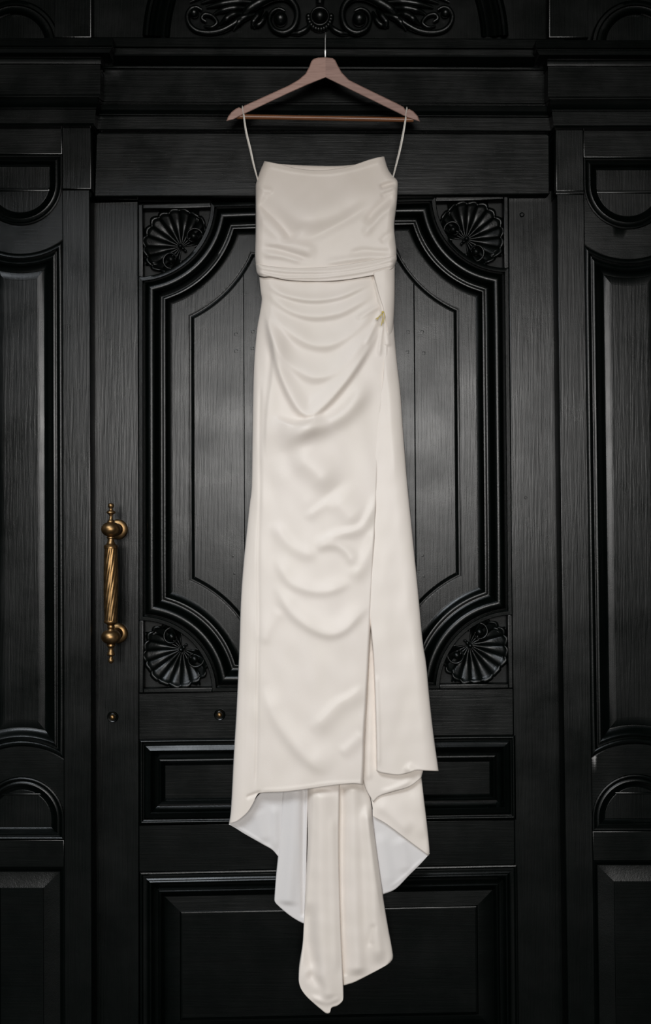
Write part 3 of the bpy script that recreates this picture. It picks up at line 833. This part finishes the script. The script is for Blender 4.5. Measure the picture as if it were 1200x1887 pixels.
patch('hem_lining', [(713, 1508), (754, 1538)], [(729, 1638), (754, 1613), (775, 1592)], [(684, 1490), (688, 1517), (696, 1580), (706, 1648)], [(789, 1560), (792, 1573)],
      .050, LIN, 3, folds=[([(700, 1530), (710, 1580), (720, 1640)], 3, 12, 14), ([(735, 1540), (745, 1575), (750, 1612)], 3, 10, 14), ([(712, 1640), (740, 1620), (785, 1578)], 1.2, 3, 3)], label='cooler white lining of the hem at the right')
patch('hem_lining', [(437, 1510), (462, 1484), (480, 1462), (502, 1458)], [(436, 1527), (450, 1536), (483, 1555), (502, 1566)], [(422.5, 1517), (422, 1519)], [(524, 1458), (520, 1520), (515, 1581)],
      lambda X, Y: .058 - .004 * (X - 422) / 100, LIN, 2.6, folds=[([(470, 1490), (480, 1520), (490, 1556)], 3, 12, 12), ([(505, 1480), (506, 1530), (508, 1570)], 3, 8, 8), ([(428, 1518), (470, 1544), (510, 1570)], 1.2, 3, 3)], label='cooler white lining of the hem at the left')
patch('train', [(545, 1436)], [(507, 1662), (514, 1670), (533, 1686), (550, 1697)], [(522, 1436), (519, 1467), (514, 1559), (509, 1613), (506, 1655)], [(570, 1436), (567, 1500), (565, 1600), (563, 1703)],
      .056, LIN, 2.6, wrap=(7, 2), drop=.007, folds=[([(545, 1450), (540, 1560), (530, 1670)], 6, 14, 14, .05), ([(560, 1450), (559, 1600), (560, 1690)], -5, 5, 5, .02)])
patch('train', [(600, 1436)], [(551, 1808), (555, 1822), (565, 1836), (580, 1850), (592, 1860), (601, 1867), (608, 1866), (611, 1857), (622, 1853), (631, 1845)],
      [(566, 1436), (567, 1500), (567, 1559), (563, 1642), (560, 1705), (558, 1738), (552, 1776), (551, 1795)], [(628, 1436), (626, 1559), (628, 1684), (631, 1767), (633, 1815), (633.5, 1836)],
      lambda X, Y: .068 + .006 * np.clip((Y - 1650) / 150, 0, 1), SAT, 2.4, wrap=(14, 5), drop=.018,
      folds=[([(590, 1450), (592, 1560), (592, 1660), (596, 1760), (600, 1850)], 10, 24, 15, .05), ([(570, 1660), (566, 1720), (575, 1770), (590, 1800)], -8, 12, 14), ([(565, 1790), (582, 1806), (592, 1822), (590, 1845)], -6, 10, 10),
             ([(612, 1500), (616, 1650), (620, 1800)], 2.5, 8, 8, .1), ([(570, 1835), (600, 1848), (630, 1838)], 2.5, 5, 4)])
patch('train', [(660, 1436)], [(650, 1811), (663, 1805), (692, 1790), (710, 1780)], [(624, 1436), (623, 1559), (625, 1684), (629, 1767), (633, 1816)],
      [(672, 1436), (684, 1475), (688, 1517), (696, 1580), (706, 1650), (715, 1705), (723, 1748), (724.5, 1765), (719, 1774)],
      lambda X, Y: .060 + .004 * np.clip((Y - 1500) / 200, 0, 1), SAT, 2.6, wrap=(2, 12), drop=.010,
      folds=[([(650, 1440), (652, 1560), (656, 1700), (660, 1800)], 9, 14, 16, .05), ([(676, 1480), (684, 1580), (692, 1700), (700, 1780)], 10, 13, 14, .1), ([(690, 1700), (684, 1720), (682, 1737), (692, 1742)], -3, 5, 5), ([(631, 1450), (630, 1600), (634, 1800)], -4, 5, 5, .02)])

# bodice
BF = [
 ([(496, 345), (520, 372), (548, 396), (585, 402), (630, 386), (668, 354), (710, 322)], 9, 40, 26, .35),
 ([(471, 368), (492, 388), (516, 412), (543, 446)], -6.5, 22, 7, .15),
 ([(478, 398), (500, 424), (525, 448)], 3, 12, 10),
 ([(536, 448), (578, 434), (622, 412), (664, 388), (706, 358)], -6.5, 26, 10, .4),
 ([(482, 448), (512, 452), (545, 452), (590, 462)], 4, 8, 18),
 ([(735, 358), (712, 372), (690, 392), (672, 416)], -5.5, 8, 10), ([(733, 376), (706, 392), (680, 420), (668, 440)], 3.2, 8, 8),
 ([(733, 336), (716, 340), (698, 346)], -6, 6, 5), ([(730, 350), (715, 356), (700, 362)], -2.5, 5, 5), ([(730, 343), (714, 348), (700, 352)], 2, 4, 4),
 ([(728, 424), (712, 436), (700, 448)], -2.5, 6, 6),
 ([(478, 455), (510, 459), (545, 470), (580, 478)], -3.6, 7, 7), ([(480, 468), (520, 472), (560, 482)], 3.0, 7, 6),
 ([(640, 470), (670, 463), (700, 466), (728, 464)], -3.0, 7, 7), ([(590, 486), (640, 478), (690, 472), (731, 472)], 3.0, 6, 6),
 ([(474, 344), (490, 350), (505, 352)], 2, 5, 6), ([(492, 306), (545, 317), (600, 321), (650, 313), (704, 297)], 1.2, 4, 3, .05),
 ([(472, 380), (470, 420), (476, 450)], 2, 6, 6)]
bodice = patch('bodice', [(501, 299.5), (523, 304.5), (543, 309.5), (567, 313), (590, 314), (613, 312), (640, 307.5), (660, 301.5), (677, 295.5), (693, 291), (703, 289)],
      [(520, 500), (560, 504), (600, 504), (640, 500), (690, 490)],
      [(487, 297), (480, 313), (474, 331), (471, 342), (471, 370), (471, 420), (470, 457), (470, 477), (472, 492)],
      [(708.5, 288.5), (715, 310), (723, 323), (733, 334), (733, 353), (731, 380), (728, 403), (727, 420), (729, 443), (731, 460), (731, 476)],
      lambda X, Y: .0845 + .008 * np.sin(np.clip((Y - 290) / 200, 0, 1) * math.pi), SAT, 2.0, wrap=(15, 15), drop=.022, folds=BF)
PL = [([(474, 492), (510, 497), (543, 500), (590, 500), (633, 497), (690, 487), (731, 475)], 3.4, 4, 5, .01),
      ([(477, 502), (517, 510.5), (560, 511), (600, 510), (667, 501), (727, 487)], 2.6, 3.5, 3, .01)]
patch('waist_sash', [(500, 491), (540, 494), (580, 493), (620, 490), (665, 483), (700, 477)], [(487, 510), (500, 510), (523, 515), (550, 517.5), (600, 518), (640, 515), (687, 507), (712, 500)],
      [(471, 486), (471.5, 492), (473, 502), (477, 508.5)], [(731, 471), (731.5, 478), (729, 486), (727, 493)], .0880, SAT, 1.5, wrap=(13, 13), drop=.021, folds=PL)
# back of the dress, seen past the edges from the side
BKL = [(489, 300), (476, 333), (473, 380), (473, 480), (480, 520), (484, 553), (475, 615), (468, 740), (466, 880), (458, 967), (446, 1107), (443, 1200), (433, 1392), (427, 1490)]
BKR = [(706, 293), (721, 325), (731, 340), (727, 403), (728, 476), (725, 553), (724, 600), (736, 722), (748, 880), (762, 1020), (777, 1178), (789, 1288), (798, 1358), (804, 1410)]
patch('back_panel', [(560, 305), (640, 305)], [(470, 1455), (560, 1440), (680, 1430)], BKL, BKR, .050, SAT, 6)
# hanging loops
for pts in ([(447, 197), (452, 240), (460, 275), (467, 305), (476, 336)], [(750, 199), (744, 235), (736, 275), (729, 305), (723, 332)]):
    for k, off in ((0, 0), (1, 1.6)):
        q = smooth_curve(pts, 30)
        t = np.linspace(0, 1, 30)
        dd = (HA + .0095) * (1 - t) + .076 * t - k * .003
        bow = off * np.sin(t * math.pi) * 1.3
        front = P(q[:, 0] + bow, q[:, 1], dd)
        back = [front[0] + np.array([0, .002, .0022]), front[0] + np.array([0, .0095, .0034]), front[0] + np.array([0, .018, .001]), front[0] + np.array([.002, .020, -.01]), front[0] + np.array([.0025, .0205, -.014])] if k == 0 else []
        v, f = tube(np.vstack([np.array(back)[::-1], front]) if k == 0 else front, 1.35 * K, 8, .6); mk('hanging_loop', v, f, STR, dress, 60)
m = MB()
for pts in ([(706, 573), (703, 580), (697, 585), (692, 588)], [(706, 576), (700, 582), (695, 590)], [(705, 578), (705, 588), (703, 600)], [(707, 574), (709, 582), (706, 596)]):
    q = smooth_curve(pts, 12); m.add(*tube(P(q[:, 0], q[:, 1], .0995), .75 * K, 6))
m.add(*ball(P(705.5, 575, .0985), 2.2 * K, 8))
mk('thread_tie', m.v, m.f, YEL, dress, 60, label='yellow thread tie at the gathered hip')
